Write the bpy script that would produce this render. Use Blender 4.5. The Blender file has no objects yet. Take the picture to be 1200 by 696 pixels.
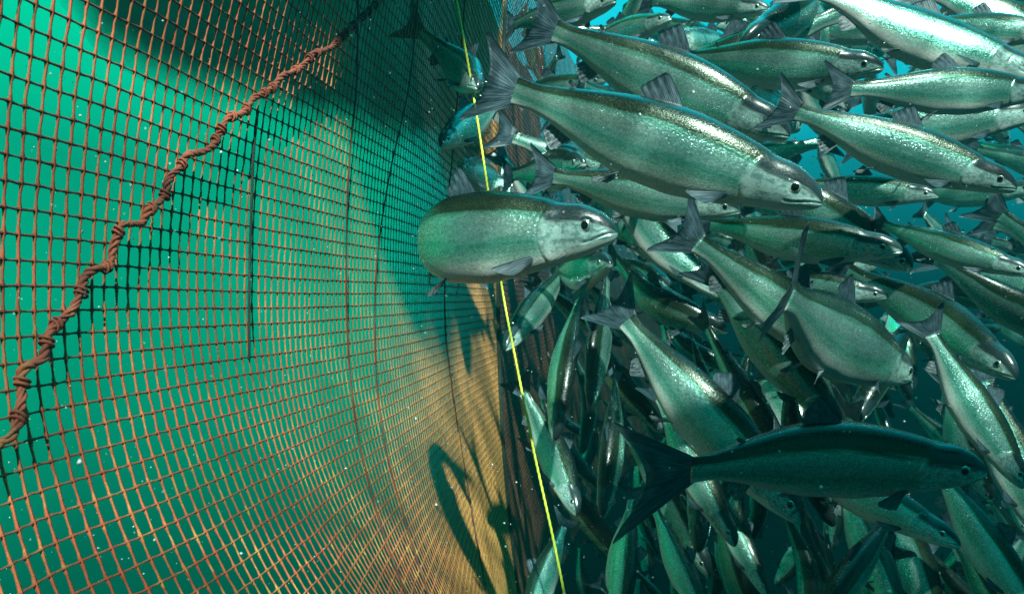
import bpy, math, random
import numpy as np
from mathutils import Vector, Matrix

random.seed(11); np.random.seed(11)
S = bpy.context.scene
COL = S.collection
PI = math.pi
R = math.radians

# ------------------------------------------------------------------ camera
F = 700.0                                    # focal length in pixels of a 1200 px wide frame
cam_d = bpy.data.cameras.new('camera'); cam = bpy.data.objects.new('camera', cam_d); COL.objects.link(cam)
cam_d.sensor_width = 36; cam_d.lens = 36 * F / 1200.0
cam_d.clip_start = 0.02; cam_d.clip_end = 500
cam.location = (0, 0, 0); cam.rotation_euler = (R(90), 0, 0)
cam_d.dof.use_dof = True; cam_d.dof.focus_distance = 1.15; cam_d.dof.aperture_fstop = 7.0
S.camera = cam

# ------------------------------------------------------------------ exposure
S.view_settings.view_transform = 'Standard'; S.view_settings.look = 'None'
S.view_settings.exposure = 2.0; S.view_settings.gamma = 1.0
S.view_settings.use_curve_mapping = False

# ------------------------------------------------------------------ node helper
class NT:
    def __init__(s, tree): s.t = tree; s.n = tree.nodes; s.l = tree.links
    def node(s, typ, **kw):
        n = s.n.new(typ)
        for k, v in kw.items(): setattr(n, k, v)
        return n
    def put(s, sock, v):
        if hasattr(v, 'is_output') or isinstance(v, bpy.types.NodeSocket): s.l.new(v, sock)
        elif v is not None: sock.default_value = v
    def math(s, op, a, b=None, c=None, clamp=False):
        n = s.node('ShaderNodeMath', operation=op, use_clamp=clamp)
        s.put(n.inputs[0], a)
        if b is not None: s.put(n.inputs[1], b)
        if c is not None: s.put(n.inputs[2], c)
        return n.outputs[0]
    def smooth(s, v, a, b, lo=0.0, hi=1.0):
        n = s.node('ShaderNodeMapRange', interpolation_type='SMOOTHSTEP')
        s.put(n.inputs['Value'], v); s.put(n.inputs['From Min'], a); s.put(n.inputs['From Max'], b)
        s.put(n.inputs['To Min'], lo); s.put(n.inputs['To Max'], hi)
        return n.outputs['Result']
    def lin(s, v, a, b, lo=0.0, hi=1.0):
        n = s.node('ShaderNodeMapRange')
        s.put(n.inputs['Value'], v); s.put(n.inputs['From Min'], a); s.put(n.inputs['From Max'], b)
        s.put(n.inputs['To Min'], lo); s.put(n.inputs['To Max'], hi)
        return n.outputs['Result']
    def mix(s, f, a, b, blend='MIX'):
        n = s.node('ShaderNodeMix', data_type='RGBA', blend_type=blend)
        s.put(n.inputs[0], f)
        for i, v in ((6, a), (7, b)):
            if isinstance(v, (tuple, list)): v = tuple(v) + (1,) * (4 - len(v))
            s.put(n.inputs[i], v)
        return n.outputs[2]
    def noise(s, vec, scale, detail=2, rough=.5, dist=0):
        n = s.node('ShaderNodeTexNoise')
        if vec is not None: s.put(n.inputs['Vector'], vec)
        n.inputs['Scale'].default_value = scale; n.inputs['Detail'].default_value = detail
        n.inputs['Roughness'].default_value = rough; n.inputs['Distortion'].default_value = dist
        return n.outputs['Fac']
    def voro(s, vec, scale, feature='F1', dim='3D'):
        n = s.node('ShaderNodeTexVoronoi', feature=feature, voronoi_dimensions=dim)
        s.put(n.inputs['Vector'], vec); n.inputs['Scale'].default_value = scale
        return n
    def xyz(s, v):
        n = s.node('ShaderNodeSeparateXYZ'); s.put(n.inputs[0], v); return n.outputs
    def comb(s, x, y, z=0.0):
        n = s.node('ShaderNodeCombineXYZ')
        for i, v in enumerate((x, y, z)): s.put(n.inputs[i], v)
        return n.outputs[0]
    def bump(s, h, strength, dist=.001):
        n = s.node('ShaderNodeBump'); s.put(n.inputs['Height'], h)
        n.inputs['Strength'].default_value = strength; n.inputs['Distance'].default_value = dist
        return n.outputs[0]

# ------------------------------------------------------------------ world: light of the water by direction
SUN_EL, SUN_AZ = 45.0, -84.0      # the sun stands behind the camera, to its right
W = bpy.data.worlds.new('World'); S.world = W; W.use_nodes = True
w = NT(W.node_tree); w.n.clear()
wo = w.node('ShaderNodeOutputWorld'); bg = w.node('ShaderNodeBackground')
tc = w.node('ShaderNodeTexCoord'); o = w.xyz(tc.outputs['Generated'])
side = w.math('MULTIPLY', w.smooth(o[0], -.26, .02), w.smooth(o[1], -.35, .25))                       # 0 = open green water, 1 = towards the middle of the cage
hue = w.mix(side, (.0, .50, .27), (.006, .46, .56))
elL = w.node('ShaderNodeValToRGB'); w.put(elL.inputs[0], w.lin(o[2], -1, 1))
def ramp(n, pts):
    e = n.color_ramp.elements
    while len(e) > 1: e.remove(e[-1])
    for i, (p, v) in enumerate(pts):
        x = e[0] if i == 0 else e.new(p)
        x.position = p; x.color = (v, v, v, 1)
ramp(elL, [(0, .01), (.25, .06), (.34, .42), (.42, .80), (.5, 1.0), (.62, 1.0), (1, 1.0)])
elR = w.node('ShaderNodeValToRGB'); w.put(elR.inputs[0], w.lin(o[2], -1, 1))
ramp(elR, [(0, .0), (.3, .001), (.42, .006), (.5, .06), (.57, .5), (.64, 1.0), (1, 1.0)])
bri = w.mix(side, elL.outputs[0], elR.outputs[0])
zen = w.lin(o[2], .45, 1.0, 1.0, 5.5)
c = w.mix(1.0, hue, bri, 'MULTIPLY')
c = w.mix(1.0, c, w.mix(w.smooth(o[1], -.25, .25), (.15, .18, .32), (.68, .68, .68)), 'MULTIPLY')
bg_col = w.mix(1.0, c, w.comb(zen, zen, zen), 'MULTIPLY')
w.put(bg.inputs[0], bg_col); bg.inputs[1].default_value = 1.0
w.l.new(bg.outputs[0], wo.inputs[0])

# ------------------------------------------------------------------ sun
sd = bpy.data.lights.new('sun', 'SUN'); sun = bpy.data.objects.new('sun', sd); COL.objects.link(sun)
sd.energy = 5.0; sd.angle = R(1.0); sd.color = (1.0, .97, .86)
to_sun = Vector((math.cos(R(SUN_EL)) * math.cos(R(SUN_AZ)), math.cos(R(SUN_EL)) * math.sin(R(SUN_AZ)), math.sin(R(SUN_EL))))
sun.rotation_euler = to_sun.to_track_quat('Z', 'Y').to_euler()
sun.location = to_sun * 5

# ------------------------------------------------------------------ general helpers
def P(px, py, Y):
    return Vector(((px - 600) / F * Y, Y, -(py - 348) / F * Y))

def tag(o, label=None, cat=None, group=None, kind=None):
    if label: o['label'] = label
    if cat: o['category'] = cat
    if group: o['group'] = group
    if kind: o['kind'] = kind
    return o

def mesh(name, V, faces, uv=None, smooth=True):
    me = bpy.data.meshes.new(name)
    V = np.asarray(V, dtype=np.float32)
    faces = np.asarray(faces, dtype=np.int32)
    k = faces.shape[1]
    me.vertices.add(len(V)); me.vertices.foreach_set('co', V.ravel())
    me.loops.add(faces.size); me.loops.foreach_set('vertex_index', faces.ravel())
    me.polygons.add(len(faces))
    me.polygons.foreach_set('loop_start', np.arange(0, faces.size, k, dtype=np.int32))
    me.polygons.foreach_set('loop_total', np.full(len(faces), k, dtype=np.int32))
    if uv is not None:
        l = me.uv_layers.new(name='UVMap')
        l.data.foreach_set('uv', np.asarray(uv, dtype=np.float32)[faces.ravel()].ravel())
    me.update(calc_edges=True)
    me.polygons.foreach_set('use_smooth', [smooth] * len(faces))
    me.validate()
    return me

def link(name, me, mat, parent=None):
    o = bpy.data.objects.new(name, me); COL.objects.link(o)
    if mat and not me.materials: me.materials.append(mat)
    if parent: o.parent = parent
    return o

def empty(name, loc=(0, 0, 0)):
    o = bpy.data.objects.new(name, None); COL.objects.link(o); o.location = loc
    o.empty_display_size = .05
    return o

def grid_faces(n, m, wrap=False, off=0):
    i = np.arange(n - 1)[:, None]; j = np.arange(m if wrap else m - 1)[None, :]
    a = i * m + j; b = i * m + (j + 1) % m; c_ = (i + 1) * m + (j + 1) % m; d = (i + 1) * m + j
    return np.stack([a, b, c_, d], -1).reshape(-1, 4) + off

def tube(path, rad, k=8):
    """one closed tube along path (n,3) with radius scalar or (n,)"""
    p = np.asarray(path, float); n = len(p)
    t = np.gradient(p, axis=0); t /= np.linalg.norm(t, axis=1)[:, None] + 1e-12
    up = np.array([0, 0, 1.0]) if abs(t[0, 2]) < .8 else np.array([0, 1.0, 0])
    N = np.zeros_like(p)
    v = np.cross(t[0], up); v /= np.linalg.norm(v)
    for i in range(n):
        v = v - t[i] * v.dot(t[i]); v /= np.linalg.norm(v); N[i] = v
    B = np.cross(t, N)
    r = np.broadcast_to(np.asarray(rad, float), (n,))
    a = np.linspace(0, 2 * PI, k, endpoint=False)
    V = p[:, None] + r[:, None, None] * (np.cos(a)[None, :, None] * N[:, None] + np.sin(a)[None, :, None] * B[:, None])
    return V.reshape(-1, 3), grid_faces(n, k, True)

def join(parts):
    V = []; Fs = []; o_ = 0
    for v, f in parts:
        V.append(v); Fs.append(f + o_); o_ += len(v)
    return np.concatenate(V), np.concatenate(Fs)

def catmull(pts, per=10):
    p = np.asarray(pts, float); p = np.vstack([2 * p[0] - p[1], p, 2 * p[-1] - p[-2]])
    out = []
    for i in range(1, len(p) - 2):
        for q in np.linspace(0, 1, per, endpoint=False):
            a, b, c_, d = p[i - 1], p[i], p[i + 1], p[i + 2]
            out.append(.5 * (2 * b + (c_ - a) * q + (2 * a - 5 * b + 4 * c_ - d) * q * q + (3 * b - a - 3 * c_ + d) * q ** 3))
    out.append(p[-2]); return np.array(out)

def mat(name):
    m = bpy.data.materials.new(name); m.use_nodes = True
    n = NT(m.node_tree); n.n.clear()
    out = n.node('ShaderNodeOutputMaterial'); b = n.node('ShaderNodeBsdfPrincipled')
    n.l.new(b.outputs[0], out.inputs[0])
    return m, n, b, out

# ------------------------------------------------------------------ materials
def net_material(name, base, alt, foul):
    m, n, b, out = mat(name)
    t = n.node('ShaderNodeTexCoord').outputs['Object']
    z = n.xyz(t)[2]
    f1 = n.smooth(n.noise(t, 9, 4, .6), .4, .65)
    c1 = n.mix(f1, base, alt)
    if name == 'net_twine': c1 = n.mix(n.math('MULTIPLY', n.smooth(n.xyz(t)[1], -1.0, .2), .65), c1, foul)
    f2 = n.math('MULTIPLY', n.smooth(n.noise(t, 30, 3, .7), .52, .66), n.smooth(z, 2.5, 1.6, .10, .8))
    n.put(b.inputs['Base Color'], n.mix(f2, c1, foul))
    if name == 'net_twine':                     # the level twines are coloured darker than the upright ones, least low down
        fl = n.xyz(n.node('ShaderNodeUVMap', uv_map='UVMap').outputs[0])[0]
        level_dark = n.math('MULTIPLY', n.math('MULTIPLY', fl, n.smooth(z, 1.6, 2.4, .0, 1.0)), .85)
        c3 = n.mix(f2, c1, foul); n.put(b.inputs['Base Color'], n.mix(level_dark, c3, (.07, .022, .014)))
    b.inputs['Roughness'].default_value = .75
    n.put(b.inputs['Normal'], n.bump(n.noise(t, 900, 2, .6), .8, .001))
    return m
M_net = net_material('net_twine', (.50, .085, .032), (.58, .17, .06), (.80, .38, .10))
M_rope = net_material('rusty_rope', (.17, .034, .018), (.38, .085, .04), (.5, .24, .08))
M_dark = net_material('dark_seam_rope', (.012, .03, .022), (.03, .045, .03), (.08, .07, .03))
M_seam = net_material('brown_seam_rope', (.12, .035, .02), (.2, .06, .03), (.2, .1, .04))

m, n, b, out = mat('dark_cloth')  # dark sheet behind the upper wall, clearer towards its hem
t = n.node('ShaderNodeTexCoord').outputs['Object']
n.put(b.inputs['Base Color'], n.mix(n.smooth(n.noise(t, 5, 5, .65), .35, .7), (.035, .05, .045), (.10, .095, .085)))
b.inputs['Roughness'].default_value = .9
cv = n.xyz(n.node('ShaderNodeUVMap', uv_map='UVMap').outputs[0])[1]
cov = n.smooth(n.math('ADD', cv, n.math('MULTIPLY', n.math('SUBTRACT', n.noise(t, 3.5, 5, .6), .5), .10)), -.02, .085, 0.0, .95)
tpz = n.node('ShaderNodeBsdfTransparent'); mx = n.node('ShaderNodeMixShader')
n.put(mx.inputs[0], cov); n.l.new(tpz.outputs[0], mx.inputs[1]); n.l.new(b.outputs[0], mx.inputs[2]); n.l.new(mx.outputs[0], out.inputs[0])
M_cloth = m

m, n, b, out = mat('yellow_rope')
t = n.node('ShaderNodeTexCoord').outputs['Object']
n.put(b.inputs['Base Color'], n.mix(n.noise(t, 60, 3), (.62, .66, .03), (.85, .85, .10)))
b.inputs['Roughness'].default_value = .5
M_yellow = m

m, n, b, out = mat('plankton')
b.inputs['Base Color'].default_value = (.75, .8, .75, 1); b.inputs['Roughness'].default_value = .3
M_snow = m

def salmon_material():
    m, n, b, out = mat('salmon_skin')
    uvn = n.node('ShaderNodeUVMap', uv_map='UVMap'); u, v, _ = n.xyz(uvn.outputs[0])
    rnd = n.node('ShaderNodeObjectInfo').outputs['Random']
    p3 = n.comb(u, n.math('MULTIPLY', v, .34), n.math('MULTIPLY', rnd, 7.0))
    p2 = n.comb(u, n.math('MULTIPLY', v, .34))
    # soft streaky noise along the flanks
    streak = n.noise(n.comb(n.math('MULTIPLY', u, 5.0), n.math('MULTIPLY', v, 22.0), n.math('MULTIPLY', rnd, 9.0)), 1.0, 4, .6)
    dn = n.math('MULTIPLY_ADD', n.math('SUBTRACT', streak, .5), .16, v)
    dorsal = n.smooth(dn, .60, .68)
    ridge = n.smooth(dn, .70, .88)
    belly = n.smooth(dn, .42, .18)
    head = n.smooth(n.math('MULTIPLY_ADD', n.math('ABSOLUTE', n.math('SUBTRACT', v, .45)), .10, u), .222, .196)
    headtop = n.math('MULTIPLY', head, n.smooth(dn, .54, .64))
    col = n.mix(n.smooth(streak, .3, .7), (.16, .68, .50), (.38, .92, .76))
    band = n.math('MULTIPLY', n.smooth(dn, .42, .52), n.smooth(dn, .66, .58))  # silvery mid flank, whitened further as a painted highlight
    col = n.mix(n.math('MULTIPLY', band, .65), col, (.72, .95, .88))
    col = n.mix(dorsal, col, (.032, .060, .030))
    col = n.mix(ridge, col, (.010, .018, .015))
    col = n.mix(belly, col, (.86, .84, .80))
    headcol = n.mix(n.smooth(n.noise(p3, 55, 4, .6), .42, .62), (.62, .84, .78), (.26, .44, .42))
    headcol = n.mix(n.smooth(v, .32, .2), headcol, (.86, .84, .80))
    headcol = n.mix(n.smooth(dn, .54, .64), headcol, (.020, .036, .040))
    col = n.mix(head, col, headcol)
    # dark spots on the back and gill cover
    vo = n.voro(p3, 62)
    sp = n.math('MULTIPLY', n.smooth(vo.outputs['Distance'], .26, .15), n.math('LESS_THAN', n.xyz(vo.outputs['Color'])[0], .34))
    spm = n.math('MULTIPLY', sp, n.smooth(v, .60, .72))
    col = n.mix(n.math('MULTIPLY', spm, .9), col, (.012, .016, .014))
    # scales
    sc = n.voro(n.comb(u, n.math('MULTIPLY', v, .42)), 190)
    cell = n.xyz(sc.outputs['Color'])
    scale_amt = n.math('SUBTRACT', 1.0, head)
    col = n.mix(n.math('MULTIPLY', scale_amt, .35), col, n.mix(1.0, col, n.comb(cell[0], cell[0], cell[0]), 'MULTIPLY'))
    n.put(b.inputs['Base Color'], col)
    met = n.math('MULTIPLY', n.math('SUBTRACT', 1.0, n.math('MAXIMUM', n.math('MULTIPLY', dorsal, .55), n.math('MAXIMUM', belly, headtop))), .80)
    met = n.math('MULTIPLY', met, n.math('SUBTRACT', 1.0, n.math('MULTIPLY', head, .35)))
    n.put(b.inputs['Metallic'], met)
    n.put(b.inputs['Roughness'], n.math('ADD', n.lin(cell[1], 0, 1, .15, .36), n.math('MULTIPLY', belly, .12)))
    # each scale tips its own way: bump from the cell value and its rim
    hgt = n.math('MULTIPLY', n.math('ADD', n.math('MULTIPLY', cell[2], .5), n.math('MULTIPLY', sc.outputs['Distance'], -1.0)), scale_amt)
    hgt = n.math('ADD', hgt, n.math('MULTIPLY', n.noise(p3, 40, 2, .5), .5))
    n.put(b.inputs['Normal'], n.bump(hgt, .40, .0007))
    b.inputs['Specular IOR Level'].default_value = .6
    b.inputs['Coat Weight'].default_value = .5; b.inputs['Coat Roughness'].default_value = .12
    return m
M_skin = salmon_material()

def fin_material(name, dark, pale):
    m, n, b, out = mat(name)
    uvn = n.node('ShaderNodeUVMap', uv_map='UVMap'); u, v, _ = n.xyz(uvn.outputs[0])
    rays = n.math('SINE', n.math('MULTIPLY', u, 120.0))
    edge = n.smooth(n.noise(n.comb(n.math('MULTIPLY', u, 6.0), v), 3, 3), .35, .7)
    col = n.mix(edge, dark, pale)
    col = n.mix(n.smooth(rays, -.2, .95, 0.0, .3), col, tuple(x * .55 for x in dark))
    n.put(b.inputs['Base Color'], col)
    b.inputs['Roughness'].default_value = .42
    n.put(b.inputs['Normal'], n.bump(rays, .2, .001))
    tr = n.node('ShaderNodeBsdfTranslucent'); n.put(tr.inputs[0], col)
    tp = n.node('ShaderNodeBsdfTransparent')
    m1 = n.node('ShaderNodeMixShader'); m1.inputs[0].default_value = .3
    n.l.new(b.outputs[0], m1.inputs[1]); n.l.new(tr.outputs[0], m1.inputs[2])
    m2 = n.node('ShaderNodeMixShader'); n.put(m2.inputs[0], n.smooth(v, .6, 1.0, .0, .22))
    n.l.new(m1.outputs[0], m2.inputs[1]); n.l.new(tp.outputs[0], m2.inputs[2])
    n.l.new(m2.outputs[0], out.inputs[0])
    return m
M_fin = fin_material('fin_dark', (.045, .085, .11), (.13, .21, .26))
M_finp = fin_material('fin_pale', (.10, .13, .16), (.42, .50, .52))

m, n, b, out = mat('eye_silver')
b.inputs['Base Color'].default_value = (.75, .78, .70, 1); b.inputs['Metallic'].default_value = .8; b.inputs['Roughness'].default_value = .25
M_eye = m
m, n, b, out = mat('eye_pupil')
b.inputs['Base Color'].default_value = (.004, .006, .008, 1); b.inputs['Roughness'].default_value = .06
b.inputs['Coat Weight'].default_value = 1
M_pupil = m
m, n, b, out = mat('mouth_dark')
b.inputs['Base Color'].default_value = (.03, .035, .035, 1); b.inputs['Roughness'].default_value = .5
M_mouth = m

# ------------------------------------------------------------------ water surface (bright sun lines are painted into its transparency)
m = bpy.data.materials.new('water_surface'); m.use_nodes = True
n = NT(m.node_tree); n.n.clear(); out = n.node('ShaderNodeOutputMaterial')
t = n.node('ShaderNodeTexCoord').outputs['Object']
nz = n.node('ShaderNodeTexNoise'); n.put(nz.inputs['Vector'], t); nz.inputs['Scale'].default_value = 1.6; nz.inputs['Detail'].default_value = 2
add = n.node('ShaderNodeVectorMath', operation='MULTIPLY_ADD'); n.put(add.inputs[0], nz.outputs['Color']); add.inputs[1].default_value = (.55, .55, 0); n.put(add.inputs[2], t)
vo = n.voro(add.outputs[0], 3.2, 'DISTANCE_TO_EDGE', '2D')
l1 = n.smooth(vo.outputs['Distance'], .20, .0)
vo2 = n.voro(add.outputs[0], 9.0, 'DISTANCE_TO_EDGE', '2D')
l2 = n.smooth(vo2.outputs['Distance'], .2, .0)
lines = n.math('MAXIMUM', n.math('POWER', l1, 2.6), n.math('MULTIPLY', n.math('POWER', l2, 2.0), .45))
lv = n.lin(lines, 0, 1, .30, 1.0)
ge = n.node('ShaderNodeNewGeometry')          # the painted lines fade out at flat angles to the sheet
steep = n.smooth(n.math('ABSOLUTE', n.xyz(ge.outputs['Incoming'])[2]), .42, .56)
lv = n.math('ADD', n.math('MULTIPLY', lv, steep), n.math('SUBTRACT', 1.0, steep))
tp = n.node('ShaderNodeBsdfTransparent'); n.put(tp.inputs[0], n.comb(lv, lv, lv))
n.l.new(tp.outputs[0], out.inputs[0])
SURF_Z = 2.7
V = [(-30, -30, 0), (30, -30, 0), (30, 30, 0), (-30, 30, 0)]
ws = link('water_surface', mesh('water_surface', V, [[0, 1, 2, 3]], smooth=False), m); ws.location = (0, 0, SURF_Z)
tag(ws, 'rippled surface of the sea above the cage', 'water', kind='structure')

# ------------------------------------------------------------------ the net wall of the cage
def seg(px, Y): return ((px - 600) / F * Y, Y)
plan = [(-.86, -1.3), (-.74, -.4), (-.66, .25), seg(-140, .57), seg(20, .70), seg(150, .84), seg(290, 1.09), seg(400, 1.42), seg(480, 1.82), seg(545, 2.5), seg(583, 3.1)]
plan2 = [seg(583, 3.1), seg(625, 4.2), seg(690, 6.5), seg(780, 10.5)]
def resample(pts, step):
    c_ = catmull([(x, y, 0) for x, y in pts], 60)[:, :2]
    d = np.r_[0, np.cumsum(np.linalg.norm(np.diff(c_, axis=0), axis=1))]
    k = int(d[-1] / step) + 1; q = np.linspace(0, d[-1], k)
    return np.stack([np.interp(q, d, c_[:, 0]), np.interp(q, d, c_[:, 1])], 1)
def lean(x, y, z):
    """the wall's belly: how far the net swings in above and below camera height"""
    Ye = np.maximum(y, .55); px = 600 + F * x / Ye
    ab = np.interp(px, [20, 300, 430, 520, 583, 620], [.37, .68, .50, .30, .14, .05])
    at = np.interp(px, [20, 300, 500, 583], [.15, .22, .18, .05])
    a = np.where(z < 0, ab, at); q = np.abs(z) / Ye
    g = np.where(q < .55, q * q, .3025 + .2 * (1 - np.exp(-(q - .55) * 4)))
    return a * g * Ye
def surf(xy, z, wob=0.0):
    x = xy[:, 0][:, None] + 0 * z[None, :]; y = xy[:, 1][:, None] + 0 * z[None, :]; zz = z[None, :] + 0 * x
    xx = x + lean(x, y, zz)
    if wob:
        wob = wob * (1 - .8 * np.clip((y - 1.1) / .8, 0, 1))
        xx = xx + wob * (np.sin(y * 5 + zz * 3.1) + .6 * np.sin(y * 11.3 - zz * 7.7 + 1))
        zz = zz + wob * .8 * np.sin(y * 4.3 + x * 3 + zz * 2)
    return np.stack([xx, y, zz], -1)          # (cols, rows, 3)
ZT, ZB, CH = 2.25, -2.3, .030

def twine(grid, rad, knot, sub, k, jit, rng):
    """tubes along both directions of a grid of points; every crossing is a thicker knot"""
    parts = []
    g = grid + rng.normal(0, jit, grid.shape)
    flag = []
    for gi, G in enumerate((g, np.swapaxes(g, 0, 1))):
        n_, m_ = G.shape[:2]
        q = np.linspace(0, m_ - 1, (m_ - 1) * sub + 1); i0 = np.minimum(q.astype(int), m_ - 2); fr = (q - i0)[None, :, None]
        L = G[:, i0] * (1 - fr) + G[:, i0 + 1] * fr           # (n, Q, 3)
        mid = np.sin(fr * PI)
        L = L + mid * rng.normal(0, jit * 1.0, L.shape)
        r = knot + (rad - knot) * np.clip(mid[..., 0] * 1.4, 0, 1) if sub > 1 else np.full((1, len(q)), rad)
        r = r * (1 + rng.normal(0, .10, (n_, len(q))))
        T = np.gradient(L, axis=1); T /= np.linalg.norm(T, axis=2, keepdims=True) + 1e-12
        A = np.cross(T, np.array([.83, .55, .13])); A /= np.linalg.norm(A, axis=2, keepdims=True) + 1e-12
        B = np.cross(T, A)
        an = np.linspace(0, 2 * PI, k, endpoint=False) + .4
        V_ = L[:, :, None] + r[:, :, None, None] * (np.cos(an)[None, None, :, None] * A[:, :, None] + np.sin(an)[None, None, :, None] * B[:, :, None])
        Q = len(q); f = grid_faces(Q, k, True)
        Fc = (f[None] + (np.arange(n_) * Q * k)[:, None, None]).reshape(-1, 4)
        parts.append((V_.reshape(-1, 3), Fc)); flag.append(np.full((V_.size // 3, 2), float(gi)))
    return join(parts) + (np.concatenate(flag),)

rng = np.random.default_rng(5)
zs = np.arange(ZB, ZT, CH)
xy1 = resample(plan[1:], .0188); xy2 = resample(plan2, .040)
G1 = surf(xy1, zs, .004)
ypull = rng.normal(0, 1, (G1.shape[0], 1)) * .0004
G1[:, :, 1] += ypull
net = tag(empty('cage_net', (-.2, 2, ZB)), 'rusty red brown square mesh net wall of the fish cage', 'net')
def child(name, V_, F_, mt, parent=net, uv=None):
    V_ = np.asarray(V_) - np.array(parent.location)[None]
    return link(name, mesh(name, V_, F_, uv), mt, parent)
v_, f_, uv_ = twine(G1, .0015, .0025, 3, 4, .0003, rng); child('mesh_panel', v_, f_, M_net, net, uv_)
G2 = surf(xy2, zs, .0)
v_, f_, uv_ = twine(G2, .0024, .003, 1, 4, .0003, rng); child('mesh_panel', v_, f_, M_seam)

# a dense sampling of the wall, to lay ropes on it
fine = surf(resample(plan, .01), np.arange(-1.7, 1.7, .01), .004).reshape(-1, 3); fine = fine[fine[:, 1] > .3]
fpx = np.stack([600 + F * fine[:, 0] / fine[:, 1], 348 - F * fine[:, 2] / fine[:, 1]], 1)
def on_net(px, py, off=.006):
    i = np.argmin(((fpx - np.array([px, py])) ** 2).sum(1)); p = P(px, py, fine[i, 1])
    return np.array(p) + np.array([off, -off * .4, 0])
def rope_on_net(pts, rad, off=.006, per=10):
    return tube(catmull([on_net(a, b_, off) for a, b_ in pts], per), rad, 8)

# thick lacing rope, two twisted strands that climb the wall in a zigzag
lace = [(-30, 560), (-8, 520), (8, 506), (18, 470), (22, 432), (45, 418), (50, 390), (66, 374), (86, 352), (92, 326), (106, 316), (122, 310), (128, 282), (140, 264), (160, 262),
        (170, 246), (186, 232), (190, 214), (206, 196), (216, 182), (236, 178), (250, 160), (262, 140), (280, 134), (290, 118), (312, 106), (328, 90), (348, 80), (362, 66), (384, 56), (404, 36), (424, 18), (446, -4), (470, -30)]
path = catmull([on_net(a, b_, .010) for a, b_ in lace], 26)
d = np.r_[0, np.cumsum(np.linalg.norm(np.diff(path, axis=0), axis=1))]
sgrid = np.arange(0, d[-1], .0022); path = np.stack([np.interp(sgrid, d, path[:, i]) for i in range(3)], 1)
T = np.gradient(path, axis=0); T /= np.linalg.norm(T, axis=1)[:, None]
A = np.cross(T, (.3, 1, .2)); A /= np.linalg.norm(A, axis=1)[:, None]; B = np.cross(T, A)
parts = []
for k in range(3):
    ph = sgrid / .034 * 2 * PI + k * 2 * PI / 3
    hr = .0027 * (1 + .35 * np.sin(sgrid * 90 + k)) + .0012 * np.sin(sgrid * 37 + 2 * k)
    parts.append(tube(path + hr[:, None] * (np.cos(ph)[:, None] * A + np.sin(ph)[:, None] * B), .0028 * (1 + .3 * np.sin(sgrid * 140 + k * 2) + .15 * rng.normal(0, 1, len(sgrid)) * .5), 8))
# turns of lashing round the rope where it is tied to the meshes
for q in np.cumsum(rng.uniform(.02, .09, 60)):
    i = int(q / .0022)
    if i + 1 >= len(path): break
    a = np.linspace(0, 2 * PI, 14)
    for s_ in (-.003, .003):
        c0 = path[i] + T[i] * s_
        parts.append(tube(c0 + .0070 * (np.cos(a)[:, None] * A[i] + np.sin(a)[:, None] * B[i]) + T[i] * (.003 * np.sin(a))[:, None], .0019, 6))
v_, f_ = join(parts); child('lacing_rope', v_, f_, M_rope)
# seam ropes that run down the wall
for pts, r_, mt in (([(300, 130), (295, 180), (293, 230), (290, 330), (290, 420)], .0026, M_dark),
                    ([(418, -20), (416, 100), (407, 200), (404, 320), (408, 430), (420, 520), (446, 620), (480, 710)], .0022, M_seam),
                    ([(490, -20), (478, 100), (456, 200), (441, 300), (438, 400), (446, 500), (470, 600), (505, 710)], .0022, M_seam),
                    ([(545, -20), (532, 150), (522, 260), (520, 370), (528, 450), (545, 560), (570, 700)], .0028, M_seam)):
    v_, f_ = rope_on_net(pts, r_, .004, 12); child('seam_rope', v_, f_, mt)
# corner rope where the wall turns away
cz = np.linspace(ZB, ZT, 90); cg = surf(np.array([plan[-1]]), cz, .004)[0] + np.array([.004, -.02, 0])
v_, f_ = tube(cg, .011, 8); child('seam_rope', v_, f_, M_dark)

# dark, patchily see-through skirt hanging outside the upper wall
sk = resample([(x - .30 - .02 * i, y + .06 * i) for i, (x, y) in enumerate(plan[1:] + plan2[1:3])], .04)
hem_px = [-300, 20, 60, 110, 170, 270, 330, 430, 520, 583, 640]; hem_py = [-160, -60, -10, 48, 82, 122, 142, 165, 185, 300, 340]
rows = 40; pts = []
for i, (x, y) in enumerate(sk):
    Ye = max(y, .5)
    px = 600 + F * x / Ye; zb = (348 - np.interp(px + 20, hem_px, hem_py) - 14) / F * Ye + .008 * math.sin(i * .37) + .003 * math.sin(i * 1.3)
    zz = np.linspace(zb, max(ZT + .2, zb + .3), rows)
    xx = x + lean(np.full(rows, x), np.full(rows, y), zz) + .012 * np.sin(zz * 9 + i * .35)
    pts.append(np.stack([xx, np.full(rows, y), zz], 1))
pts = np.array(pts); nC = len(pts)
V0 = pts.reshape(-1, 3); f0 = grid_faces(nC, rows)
backing = tag(empty('net_backing', (-.6, 1.6, 1.5)), 'dark patchy sheet hanging behind the upper part of the mesh wall', 'tarpaulin')
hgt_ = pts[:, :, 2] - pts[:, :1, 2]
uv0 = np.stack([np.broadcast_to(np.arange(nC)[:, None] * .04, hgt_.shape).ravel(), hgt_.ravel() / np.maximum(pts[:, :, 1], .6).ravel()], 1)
so = child('dark_sheet', V0, f0, M_cloth, backing, uv0)

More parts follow.
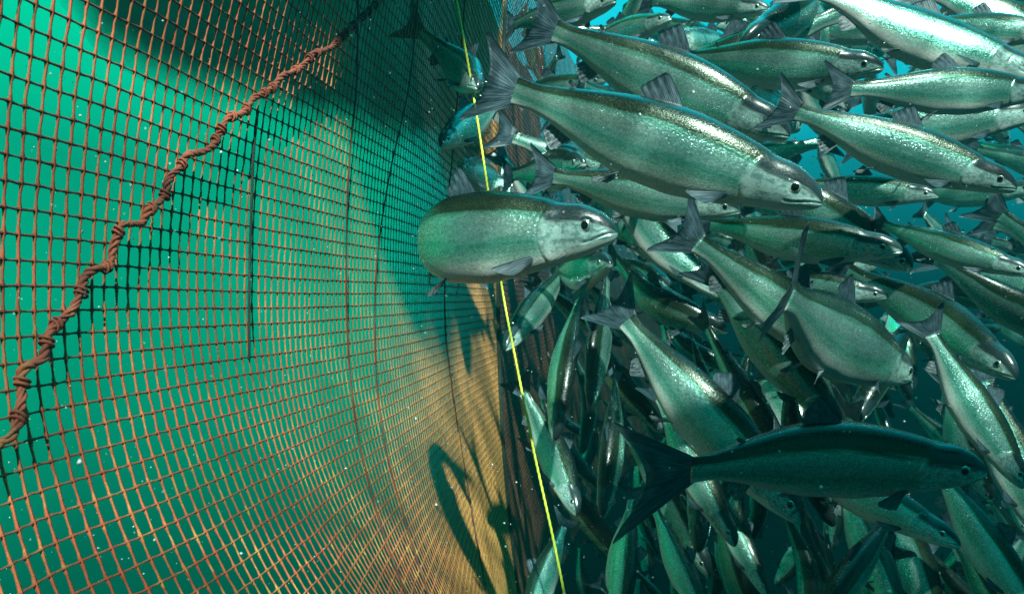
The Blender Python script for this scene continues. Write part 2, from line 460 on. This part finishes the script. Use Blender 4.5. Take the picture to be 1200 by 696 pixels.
# ------------------------------------------------------------------ floating walkway decks added overhead, out of view, to shade shoal and upper net
def box(x0, x1, y0, y1, z0, z1):
    V_ = np.array([(x, y, z) for x in (x0, x1) for y in (y0, y1) for z in (z0, z1)], float)
    return V_, np.array([(0, 1, 3, 2), (4, 6, 7, 5), (0, 4, 5, 1), (2, 3, 7, 6), (0, 2, 6, 4), (1, 5, 7, 3)])
m_, n_, b_, o_ = mat('sunshade_grey'); b_.inputs['Base Color'].default_value = (.08, .09, .09, 1); b_.inputs['Roughness'].default_value = .7
for wx0, wx1, wy0, wy1, lab in ((.46, 4.7, -6.1, -1.5, 'grey floating walkway added unseen behind the camera to shade the lower shoal'), (-1.3, .10, -.85, 1.95, 'grey floating walkway added unseen overhead to shade the upper net wall')):
    wk = tag(empty('added_sunshade', (wx0, wy0, SURF_Z - .08)), lab, 'sunshade')
    nb = int((wy1 - wy0) / .2)
    v_, f_ = join([box(wx0, wx1, wy0 + i * .2, wy0 + i * .2 + .172, SURF_Z + .10, SURF_Z + .14) for i in range(nb)]); child('deck', v_, f_, m_, wk)
    for q in (.12, .5, .88):
        v_, f_ = tube([(wx0 + (wx1 - wx0) * q, y, SURF_Z - .01) for y in np.linspace(wy0, wy0 + nb * .2, 12)], .10, 14); child('float_pipe', v_, f_, m_, wk)

# ------------------------------------------------------------------ yellow rope
yr = catmull([P(x, y, Y) for x, y, Y in ((520, -90, 1.75), (535, 0, 1.7), (553, 100, 1.65), (570, 210, 1.62), (588, 335, 1.6), (606, 430, 1.5), (626, 530, 1.42), (648, 630, 1.36), (664, 710, 1.34), (680, 800, 1.34))], 60)
d = np.r_[0, np.cumsum(np.linalg.norm(np.diff(yr, axis=0), axis=1))]; sg = np.arange(0, d[-1], .004)
yr = np.stack([np.interp(sg, d, yr[:, i]) for i in range(3)], 1)
T = np.gradient(yr, axis=0); T /= np.linalg.norm(T, axis=1)[:, None]; A = np.cross(T, (0, 1, 0)); A /= np.linalg.norm(A, axis=1)[:, None]; B = np.cross(T, A)
parts = []
for k in range(3):
    ph = sg / .045 * 2 * PI + k * 2 * PI / 3
    parts.append(tube(yr + .0015 * (np.cos(ph)[:, None] * A + np.sin(ph)[:, None] * B), .0018, 6))
v_, f_ = join(parts)
yo = link('rope', mesh('rope', v_, f_), M_yellow); tag(yo, 'thin bright yellow rope hanging down between the net wall and the fish', 'rope')

# ------------------------------------------------------------------ salmon
ps = np.array([0, .008, .02, .05, .1, .15, .2, .3, .4, .5, .6, .7, .8, .87, .93])
pt = np.array([.004, .021, .033, .050, .067, .071, .084, .101, .109, .106, .093, .073, .052, .041, .041])
pb = np.array([.004, .015, .024, .039, .057, .069, .083, .106, .120, .120, .104, .076, .049, .038, .039])
pw = np.array([.003, .014, .021, .032, .043, .048, .054, .063, .067, .065, .056, .043, .027, .017, .008])
def cub(x, xs, ys):
    x = np.atleast_1d(x).astype(float)
    h = np.diff(xs); dl = np.diff(ys) / h; mm = np.zeros_like(ys)
    for i in range(1, len(xs) - 1):
        mm[i] = 0 if dl[i - 1] * dl[i] <= 0 else (h[i - 1] + h[i]) / (h[i - 1] / dl[i - 1] + h[i] / dl[i]) if True else 0
    mm[0] = dl[0]; mm[-1] = dl[-1]
    i = np.clip(np.searchsorted(xs, x) - 1, 0, len(xs) - 2); t_ = (x - xs[i]) / h[i]
    return ((2 * t_**3 - 3 * t_**2 + 1) * ys[i] + (t_**3 - 2 * t_**2 + t_) * h[i] * mm[i] + (-2 * t_**3 + 3 * t_**2) * ys[i + 1] + (t_**3 - t_**2) * h[i] * mm[i + 1])
def sm(x, a, b_): t_ = np.clip((x - a) / (b_ - a), 0, 1); return t_ * t_ * (3 - 2 * t_)

def make_bend(b1, b2):
    """b1, b2: degrees the spine turns in the mid body and towards the tail"""
    q = np.linspace(-.1, 1.3, 561)
    ph = R(b1) * sm(q, .27, .74) + R(b2) * sm(q, .6, 1.05)
    dx = -np.cos(ph); dy = np.sin(ph); st = q[1] - q[0]
    cx = np.cumsum(dx) * st; cy = np.cumsum(dy) * st
    x0, y0 = np.interp(.45, q, cx), np.interp(.45, q, cy)
    cx -= x0; cy -= y0
    def f(s, y, z):
        s = np.asarray(s, float)
        a = np.interp(s, q, ph)
        return np.stack([np.interp(s, q, cx) + y * np.sin(a), np.interp(s, q, cy) + y * np.cos(a), z + 0 * s], -1)
    return f

def body_mesh(bend, nr, nc):
    # rings: dense in the head
    s = np.r_[np.linspace(0, 1, int(nr * .42))**1.25 * .23, np.linspace(.23, .93, nr - int(nr * .42) + 1)[1:]]
    s[0] = .0006
    th = np.linspace(0, 2 * PI, nc, endpoint=False)
    ct, st_ = np.cos(th), np.sin(th)
    T_, B_, W_ = cub(s, ps, pt), cub(s, ps, pb), cub(s, ps, pw)
    y = W_[:, None] * np.sign(ct) * np.abs(ct)**.92
    h = np.where(st_[None] > 0, T_[:, None], B_[:, None])
    z = h * np.sign(st_) * np.abs(st_)**.95
    SS = s[:, None] + 0 * z
    # hooked snout and underslung jaw line
    z = z - .004 * sm(SS, .05, .0) + 0
    # relief on the head: mouth cleft, maxilla, gill cover, eye socket
    disp = np.zeros_like(z)
    zm = -.003 - .020 * sm(SS, .0, .088) - .006 * np.clip(SS - .05, 0, 1) * 10 * (SS > .05)
    inm = sm(SS, .096, .084)
    disp -= .0042 * np.exp(-((z - zm) / .0022)**2) * inm * sm(SS, .0, .006)
    disp += .0016 * np.exp(-((z - zm - .0055) / .003)**2) * inm * sm(SS, .01, .03)
    sgl = .207 - .030 * ((z + .005) / .07)**2
    vz = sm(z, -.088, -.07) * sm(z, .062, .045)
    dd = SS - sgl
    disp += (.0030 * sm(dd, -.05, -.004) * (dd < 0) - .0036 * np.exp(-(dd / .0035)**2) * (dd >= 0) + 0) * vz
    disp += .0030 * vz * np.where((dd >= 0) & (dd < .003), 1 - dd / .003, 0)
    s2 = .142 - .022 * ((z + .01) / .06)**2
    disp -= .0011 * np.exp(-((SS - s2) / .003)**2) * sm(z, -.06, -.045) * sm(z, .035, .02)
    re = np.sqrt((SS - .078)**2 + (z - .0125)**2)
    disp -= .0022 * np.exp(-((re - .0155) / .003)**2)
    # gill rays under the cheek
    disp += .0007 * np.sin((z * 1.0 + SS * .55) * 900) * sm(SS, .09, .12) * sm(SS, .2, .17) * sm(z, -.04, -.05)
    y = y + np.sign(ct)[None] * disp * np.abs(ct)**.5
    # nostril
    rn = np.sqrt((SS - .038)**2 + (z - .012)**2); y = y - np.sign(ct)[None] * .002 * np.exp(-(rn / .0022)**2)
    Vv = bend(SS.ravel(), y.ravel(), z.ravel())
    tv = np.arcsin(np.clip(st_, -1, 1)) / PI + .5
    uv = np.stack([SS.ravel(), np.broadcast_to(tv, SS.shape).ravel()], 1)
    Fq = grid_faces(len(s), nc, True)
    cap0 = len(Vv); caps = bend(np.array([0.0, .933]), np.zeros(2), np.array([-.004, 0.0]))
    Vv = np.vstack([Vv, caps]); uv = np.vstack([uv, [[0, .5], [.933, .5]]])
    j = np.arange(nc); l0 = (len(s) - 1) * nc
    # caps as degenerate-free quads (pairs of triangles folded into quads)
    c0 = np.stack([np.full(nc // 2, cap0), (2 * np.arange(nc // 2) + 2) % nc, 2 * np.arange(nc // 2) + 1, 2 * np.arange(nc // 2)], 1)
    c1 = np.stack([np.full(nc // 2, cap0 + 1), l0 + 2 * np.arange(nc // 2), l0 + 2 * np.arange(nc // 2) + 1, l0 + (2 * np.arange(nc // 2) + 2) % nc], 1)
    return mesh('body', Vv, np.vstack([Fq, c0, c1]), uv)

def fin_mesh(name, bend, base, tip, n_=18, m_=8, thick=.0022, curl=0.0, tailfin=False):
    """base, tip: functions of i in 0..1 -> (s, y, z). rays from base to tip, thin towards the edge"""
    i = np.linspace(0, 1, n_); b0 = np.array([base(q) for q in i]); t0 = np.array([tip(q) for q in i])
    j = np.linspace(0, 1, m_)[None, :, None]
    if not tailfin:
        pr = np.interp(i, [0, .04, .12, .3, .7, .93, 1], [.55, .86, 1.0, .99, .86, .72, .45])[:, None]
        t0 = b0 + (t0 - b0) * pr
    G = b0[:, None] * (1 - j) + t0[:, None] * j
    A_ = t0[n_ // 2] - b0[n_ // 2]; C_ = b0[-1] - b0[0]; N_ = np.cross(A_, C_); N_ /= np.linalg.norm(N_)
    G = G + N_ * (curl * j**2) + N_ * (.0016 * np.sin(i * 26)[:, None, None] * j)
    h = thick * (1 - .8 * j)
    edge = np.minimum(1, np.minimum(i, 1 - i) * 10 + .15)[:, None, None]
    Ga, Gb = G + N_ * h * edge, G - N_ * h * edge
    Vv = np.vstack([Ga.reshape(-1, 3), Gb.reshape(-1, 3)])
    k = n_ * m_; f1 = grid_faces(n_, m_); f2 = grid_faces(n_, m_)[:, ::-1] + k
    rim = [q * m_ for q in range(n_)] + [(n_ - 1) * m_ + q for q in range(1, m_)] + [q * m_ + m_ - 1 for q in range(n_ - 2, -1, -1)] + [q for q in range(m_ - 2, 0, -1)]
    rim = np.array(rim); r2 = np.roll(rim, -1)
    f3 = np.stack([rim, rim + k, r2 + k, r2], 1)
    uu, vv = np.meshgrid(i, j.ravel(), indexing='ij'); uv = np.stack([uu.ravel(), vv.ravel()], 1); uv = np.vstack([uv, uv])
    Vv = bend(Vv[:, 0], Vv[:, 1], Vv[:, 2])
    return mesh(name, Vv, np.vstack([f1, f2, f3]), uv)

def ball(name, c0, rad, flat, bend, sy):
    n_, m_ = 9, 14; a = np.linspace(0, PI, n_)[:, None]; b_ = np.linspace(0, 2 * PI, m_, endpoint=False)[None]
    s_ = c0[0] + rad * np.sin(a) * np.cos(b_); z_ = c0[2] + rad * np.sin(a) * np.sin(b_); y_ = sy * (c0[1] + flat * np.cos(a) + 0 * b_)
    Vv = bend(s_.ravel(), y_.ravel(), z_.ravel())
    return mesh(name, Vv, grid_faces(n_, m_, True))

def make_salmon(b1=0, b2=0, lod=0, fold=0.0, name='salmon', tail=.138, tadd=0.0):
    """the Empty sits in the middle of the body; the fish is 1 m long until placed"""
    bd = make_bend(b1, b2)
    nr, nc, fn, fm = ((190, 96, 30, 10), (90, 48, 18, 7), (44, 24, 10, 4))[lod]
    root = empty(name)
    link('body', body_mesh(bd, nr, nc), M_skin, root)
    tz = tail
    link('tail_fin', fin_mesh('tail_fin', bd, lambda q: (.915 + .012 * (1 - (2 * q - 1)**2), 0, .039 * (2 * q - 1)),
         lambda q: (1.025 + tadd * .8 + (.072 + tadd * .7) * abs(2 * q - 1)**1.7 - .02 * abs(2 * q - 1)**12, .006 * math.sin(q * 9), tz * math.copysign(abs(2 * q - 1)**.95, 2 * q - 1)), fn + 4, fm, .0035, 0.0, True), M_fin, root)
    link('dorsal_fin', fin_mesh('dorsal_fin', bd, lambda q: (.425 + .115 * q, 0, float(cub(.425 + .115 * q, ps, pt)[0]) - .004),
         lambda q: (.500 + .080 * q, .004, float(cub(.475, ps, pt)[0]) + (.078 - .056 * q) * (1 - fold)), fn, fm), M_fin, root)
    link('adipose_fin', fin_mesh('adipose_fin', bd, lambda q: (.735 + .022 * q, 0, float(cub(.735, ps, pt)[0]) - .004),
         lambda q: (.765 + .02 * q, 0, float(cub(.75, ps, pt)[0]) + .022 - .010 * q), 6, 4), M_fin, root)
    link('anal_fin', fin_mesh('anal_fin', bd, lambda q: (.705 + .075 * q, 0, -float(cub(.705 + .075 * q, ps, pb)[0]) + .004),
         lambda q: (.750 + .060 * q, 0, -float(cub(.74, ps, pb)[0]) - .062 + .040 * q), fn, fm), M_finp, root)
    for sy in (1, -1):
        link('pectoral_fin', fin_mesh('pectoral_fin', bd, lambda q: (.215 + .012 * q, sy * (.040 - .006 * q), -.052 - .018 * q),
             lambda q: (.335 - .055 * q, sy * (.085 + .01 * q), -.080 - .030 * q), max(8, fn // 2), fm, .003, .006 * sy), M_fin, root)
        link('pelvic_fin', fin_mesh('pelvic_fin', bd, lambda q: (.505 + .020 * q, sy * (.030 - .006 * q), -.100 - .010 * q),
             lambda q: (.590 - .020 * q, sy * (.050 - .004 * q), -.150 - .018 * q), max(8, fn // 2), fm, .0022), M_finp, root)
        ye = .0385
        if lod < 3:
            e = link('eye', ball('eye', (.078, ye - .0035, .0125), .0150, .0065, bd, sy), M_eye, root)
            link('pupil', ball('pupil', (.079, ye + .0012, .0135), .0102, .0034, bd, sy), M_pupil, e)
    return root, bd

def copy_tree(o_, parent=None):
    c_ = o_.copy(); COL.objects.link(c_)
    if parent: c_.parent = parent; c_.matrix_parent_inverse = o_.matrix_parent_inverse
    for ch in kids[o_.name]: copy_tree_sub(ch, c_)
    return c_
def copy_tree_sub(o_, parent):
    c_ = o_.copy(); COL.objects.link(c_); c_.parent = parent
    for ch in kids.get(o_.name, ()): copy_tree_sub(ch, c_)
kids = {}
def note(o_, chs):
    kids[o_.name] = chs
protos = {}; used = set()
def get_salmon(b1, b2, lod, fold=0.0, tail=.138, tadd=0.0):
    key = (b1, b2, lod, fold, tail)
    if key not in protos:
        before = set(bpy.data.objects)
        root, bd = make_salmon(b1, b2, lod, fold, 'salmon', tail, tadd)
        new = [x for x in bpy.data.objects if x not in before]
        for x in new: note(x, [y for y in new if y.parent == x])
        protos[key] = (root, bd); return root, bd
    root, bd = protos[key]
    return copy_tree(root), bd

gr = random.Random(77)
placed = []      # sample points of placed fish, so that none runs through another
def axis_pts(a, b_): return [a + (b_ - a) * q for q in (.08, .3, .5, .7, .9)]
def place(snout, tailp, up=(0, 0, 1), b=(0, 0), lod=1, label=None, group=None, fold=0.0, cat='salmon', tail=.138, tadd=0.0, gz=0):
    root, bd = get_salmon(b[0], b[1], lod, fold, tail, tadd)
    ls = Vector(bd(0.0, 0.0, 0.0)); lt = Vector(bd(.97, 0.0, 0.0)); lc = ls - lt
    wc = snout - tailp; sc = wc.length / lc.length
    X = wc.normalized(); Z = Vector(up); Z = (Z - X * Z.dot(X)).normalized(); Yv = Z.cross(X)
    lx = lc.normalized(); lz = Vector((0, 0, 1)); ly = lz.cross(lx)
    Mw = Matrix((X, Yv, Z)).transposed(); Ml = Matrix((lx, ly, lz))
    Rm = Mw @ Ml
    root.matrix_world = Matrix.Translation(snout - Rm @ (ls * sc)) @ Rm.to_4x4() @ Matrix.Scale(sc, 4) @ Matrix.Diagonal((1, gr.uniform(.92, 1.08), gz or (gr.uniform(.90, 1.12) if lod else 1.02), 1))
    tag(root, label, cat, group)
    mid = root.matrix_world @ Vector(bd(.5, 0., 0.))
    placed.extend(axis_pts(snout, tailp) + [mid])
    return root, sc

#EOF_LIB
# ------------------------------------------------------------------ the fish one can tell apart
# (snout px, py, distance) (tail fork px, py, distance) up-vector, bend, level of detail, label
H = []
def fish(sn, tl, label, up=(0, 0, 1), b=(0, 0), lod=1, fold=0.0, **kw):
    r, sc = place(P(*sn), P(*tl), up, b, lod, label, 'salmon of the shoal', fold, **kw); H.append((label[:40], round(sc, 2)))
fish((724, 272, 1.0), (540, 288, 1.40), 'plump silver salmon nearest the net, swimming right with its tail curled out of sight', (.05, -.06, 1), (40, 85), 0, gz=1.18)
fish((964, 238, 1.12), (590, 102, 1.34), 'long silver salmon in full side view, just above the one at the net', (.1, -.22, 1), (4, -6), 0)
fish((926, 160, 1.42), (640, 32, 1.62), 'slim silver salmon whose head lies just above the back of the long one', (.1, -.35, 1), (-8, 8), 0)
fish((1157, 552, .90), (796, 552, .93), 'big blue green salmon in the lower right with its wide tail spread towards the net', (.0, -.30, 1), (-22, -6), 0, tail=.185, tadd=.08, gz=1.2)
fish((940, 612, 1.25), (728, 368, 1.46), 'green flanked salmon with a dark back diving behind the big spread tail', (.5, -.15, .5), (14, 6), 0)
fish((1012, 428, 1.62), (808, 278, 1.50), 'bright green salmon with dark tail, diving right behind the plump one with upright tail', (.2, -.3, 1), (6, -8), 1)
fish((1064, 442, 1.62), (922, 342, 1.12), 'plump salmon seen from behind with its tail fin standing upright like a blade', (.25, -.15, 1), (-16, -14), 0)
fish((1058, 294, 1.42), (826, 262, 1.75), 'dark backed salmon with a white chin swimming right under the long silver one', (0, -.3, 1), (8, 6), 0)
fish((1042, 348, 1.75), (870, 320, 2.0), 'small silver nosed salmon tucked under the dark backed one', (0, -.2, 1), (0, 0), 1)
fish((1212, 322, 1.45), (1030, 262, 1.75), 'salmon at the right edge with raised dorsal fin and a bright pale belly patch', (.1, -.1, 1), (14, 6), 1)
fish((1192, 222, 1.18), (925, 128, 1.34), 'plump silver salmon swimming right between the upper right tails', (.12, -.25, 1), (-10, 10), 0)
fish((1228, 108, 1.42), (988, 104, 1.48), 'level salmon at the upper right edge with dark forked tail held upright', (0, -.15, 1), (6, -10), 0)
fish((1222, 92, 1.50), (948, -14, 1.66), 'large salmon cut off by the top right corner with a shining white belly line', (.15, .15, 1), (-12, 8), 0)
fish((1036, 80, 1.45), (795, 68, 1.75), 'pale green salmon with yellow back stripe level with the top right school', (0, -.35, 1), (6, 4), 0)
fish((868, 52, 1.7), (960, -30, 2.0), 'rounded dark salmon coming nose first from the top edge', (.3, -.1, .8), (-25, 0), 1)
fish((902, 12, 1.9), (760, 2, 2.2), 'pale salmon cut by the top edge above the small left facing one', (0, -.2, 1), (4, 0), 1)
fish((787, 22, 2.0), (682, 58, 2.35), 'small dark green salmon with lifted nose near the top centre', (-.1, .1, 1), (10, 0), 1)
fish((780, 44, 2.2), (880, 66, 2.6), 'small salmon facing left among the right swimming ones at the top', (0, 0, 1), (0, 0), 1)
fish((722, 2, 1.9), (600, 30, 2.3), 'green salmon with dark fins half cut by the top edge right of the yellow rope', (-.1, 0, 1), (0, 10), 1)
fish((560, 104, 1.62), (486, 34, 1.85), 'bent salmon with curled up tail left of the yellow rope, against the net wall', (.45, -.15, .9), (-30, -68), 0)
fish((516, 172, 1.75), (592, 112, 2.05), 'black silhouetted salmon facing down left across the yellow rope', (-.2, 0, 1), (12, 0), 1)
fish((537, 196, 2.4), (590, 214, 3.0), 'small blue salmon crossing the yellow rope, seen nose on', (0, 0, 1), (0, 0), 1)
fish((868, 248, 1.50), (640, 205, 1.62), 'green salmon half hidden beneath the long silver one', (0, -.3, 1), (0, 0), 1)
fish((716, 309, 1.62), (650, 322, 2.1), 'salmon showing a pale chin under the head of the one at the net', (0, 0, 1), (0, 0), 1)
fish((650, 516, 1.38), (680, 345, 1.62), 'dark blue salmon diving steeply, left of the shoal beside the yellow rope', (.3, -.9, .1), (8, 0), 0)
fish((592, 410, 1.75), (668, 310, 2.05), 'dark salmon heading down left out from under the one at the net', (-.6, -.4, .4), (10, 0), 1)
fish((676, 604, 1.70), (612, 455, 1.95), 'dark curved salmon hugging the yellow rope low in the picture', (.8, -.3, .3), (-24, -10), 1)
fish((618, 738, 1.45), (662, 612, 1.70), 'black salmon with pointed tail up crossing the yellow rope at the bottom edge', (-.8, -.3, .2), (30, -30), 1)
fish((706, 606, 1.42), (722, 440, 1.65), 'dark upright salmon hanging left of the big spread tail', (-.4, -.8, 0), (-6, 0), 1)
fish((722, 740, 1.25), (742, 580, 1.45), 'dark salmon with a pale side line diving at the bottom below the spread tail', (.4, -.6, 0), (6, 0), 1)
fish((692, 476, 1.75), (712, 322, 1.95), 'black salmon diving close behind the dark blue one', (-.5, -.7, 0), (0, 0), 1)
fish((985, 498, 1.62), (832, 322, 1.72), 'large black backed salmon diving right above the green flanked one', (.6, -.6, .5), (8, 0), 0)
fish((1126, 640, 1.12), (912, 520, 1.42), 'bright green bellied salmon swimming right beneath the big blue green one', (.3, .15, 1), (14, 0), 0)
fish((1200, 572, 1.50), (1088, 385, 1.62), 'thin pale green salmon diving along the right edge', (.8, -.3, .4), (-10, 0), 1)
fish((1225, 742, 1.15), (1095, 545, 1.35), 'green striped salmon diving out of the bottom right corner', (.7, -.5, .4), (6, 0), 0)
fish((948, 742, 1.35), (1050, 600, 1.55), 'dark salmon heading down left at the bottom edge', (-.5, -.5, .5), (0, 0), 1)
fish((1060, 740, 1.45), (985, 560, 1.75), 'dull green salmon diving at the bottom edge under the green bellied one', (.6, -.4, .4), (0, 8), 1)
fish((862, 640, 1.60), (770, 460, 1.85), 'shadowed green salmon diving behind the spread tail', (.7, -.4, .4), (8, 0), 1)
fish((960, 560, 2.0), (880, 380, 2.3), 'dim salmon diving behind the black backed one', (.7, -.4, .4), (-8, 0), 1)
fish((1228, 640, 1.75), (1150, 440, 1.9), 'dark salmon diving at the right edge beside the thin pale green one', (.6, -.4, .4), (0, 0), 1)
fish((1240, 40, 1.75), (1060, 30, 2.0), 'far salmon showing behind the large one in the top right corner', (0, 0, 1), (0, 0), 1)
fish((1150, 160, 1.95), (1000, 175, 2.2), 'faint salmon behind the plump silver one in the upper right', (0, 0, 1), (5, 0), 1)
fish((1100, 230, 1.85), (930, 215, 2.1), 'dark salmon right of the long silver ones snout', (0, -.1, 1), (0, 0), 1)
fish((830, 740, 1.45), (765, 590, 1.70), 'black salmon diving at the bottom edge right of the spread tail', (.7, -.4, .3), (0, 0), 1)
fish((900, 700, 1.85), (830, 560, 2.1), 'dim dark salmon low in the shoal under the spread tail', (.7, -.4, .3), (0, 0), 1)
for h in H: print('FISH', h)

# ------------------------------------------------------------------ the rest of the shoal behind them
r = random.Random(4)
groups = {
 'top':  'small teal salmon crowding in the bright water behind the big silver ones at the top',
 'mid':  'dim green salmon crowding in the middle of the shoal behind the big ones',
 'low':  'dark salmon hanging head down deep in the lower shoal',
 'far':  'tiny far off salmon fading into the blue green water',
}
def free(a, b_, dmin):
    for q in axis_pts(a, b_):
        for p in placed:
            if (p - q).length < dmin: return False
    return True
count = 0; tries = 0
variants = [(0, 0), (18, 6), (-18, -6), (34, -12), (-34, 12)]
while count < 250 and tries < 60000:
    tries += 1
    Y = 1.75 + 3.6 * r.random()**1.35
    py = r.uniform(-60, 760); left = 640 if py > 260 else 590
    px = r.uniform(left + 10 * (py > 600), 1270)
    if py > 420 and r.random() < .2: continue
    L = r.uniform(.52, .70)
    c0 = P(px, py, Y)
    if py < 230:
        a = r.gauss(-6, 22); yaw = r.gauss(0, 45)
        if r.random() < .25: yaw += 180
    elif py < 400:
        a = r.gauss(-28, 18); yaw = r.gauss(0, 40)
    else:
        a = r.gauss(-62, 14); yaw = r.gauss(0, 60)
    d_ = Vector((math.cos(R(yaw)) * math.cos(R(a)), math.sin(R(yaw)) * math.cos(R(a)), math.sin(R(a))))
    s_, t_ = c0 + d_ * L / 2, c0 - d_ * L / 2
    # keep inside the net wall
    if min(s_.x / s_.y, t_.x / t_.y) * F + 600 < left - 60 or min(s_.y, t_.y) < 1.5: continue
    if min(s_.x / s_.y, t_.x / t_.y) * F + 600 < left - 15 and py > 260: continue
    if s_.z > 2.3 or t_.z > 2.3 or not free(s_, t_, .115 if Y < 3 else .10): continue
    if abs(600 + F * s_.x / s_.y - 745) < 35 and abs(348 - F * s_.z / s_.y - 275) < 25: continue
    g = 'far' if Y > 3.9 else 'top' if py < 240 else 'mid' if py < 420 else 'low'
    up = (r.uniform(-.1, .1), r.uniform(-.45, .1), 1) if py < 330 else (r.uniform(-.3, .6), r.uniform(-1.0, -.25), .3)
    place(s_, t_, up, r.choice(variants), 1 if Y < 2.2 else 2, groups[g], 'distant salmon: ' + g)
    count += 1
print('BACKGROUND', count, tries)
for o_ in bpy.data.objects:
    if o_.get('group') == 'distant salmon: top': o_['group'] = 'small salmon in the bright upper water'
    if o_.get('group') == 'distant salmon: mid': o_['group'] = 'dim salmon in the middle of the shoal'
    if o_.get('group') == 'distant salmon: low': o_['group'] = 'dark salmon low in the shoal'
    if o_.get('group') == 'distant salmon: far': o_['group'] = 'far salmon'

# ------------------------------------------------------------------ specks drifting in the water
rs = np.random.default_rng(8)
tet = np.array([(1, 0, 0), (-1, 0, 0), (0, 1, 0), (0, -1, 0), (0, 0, 1), (0, 0, -1)], float)
tf = np.array([(0, 2, 4), (2, 1, 4), (1, 3, 4), (3, 0, 4), (2, 0, 5), (1, 2, 5), (3, 1, 5), (0, 3, 5)])
VV = []; FF = []
for i in range(1600):
    Y = rs.uniform(.45, 2.4); p = np.array(P(rs.uniform(-20, 1220), rs.uniform(-20, 716), Y))
    rad = rs.uniform(.0005, .0012) * (1 + 1.6 * (rs.random() > .93)) * (.5 + Y * .5)
    VV.append(p + tet * rad * rs.uniform(.5, 1.4, (1, 3))); FF.append(tf + 6 * i)
sn = link('plankton', mesh('plankton', np.concatenate(VV), np.concatenate(FF)), M_snow)
tag(sn, 'tiny pale specks drifting in the water', 'plankton', kind='stuff')

# ------------------------------------------------------------------ the water itself: an even volume round everything
HZ = 0.165
m = bpy.data.materials.new('haze'); m.use_nodes = True
n = NT(m.node_tree); n.n.clear(); out = n.node('ShaderNodeOutputMaterial')
pv = n.node('ShaderNodeVolumePrincipled')
pv.inputs['Color'].default_value = (.003, .055, .060, 1); pv.inputs['Density'].default_value = HZ
pv.inputs['Absorption Color'].default_value = (0, .12, .11, 1); pv.inputs['Anisotropy'].default_value = .1
n.l.new(pv.outputs[0], out.inputs['Volume'])
x0, x1, y0, y1, z0, z1 = -8, 8, -8.2, 11.2, -5, 2.55
V = [(x, y, z) for x in (x0, x1) for y in (y0, y1) for z in (z0, z1)]
hz = link('haze', mesh('haze', V, [(0, 1, 3, 2), (4, 6, 7, 5), (0, 4, 5, 1), (2, 3, 7, 6), (0, 2, 6, 4), (1, 5, 7, 3)], smooth=False), m)
tag(hz, 'cloudy blue green sea water that fades the far fish', 'water', kind='stuff')
S.cycles.volume_bounces = 0
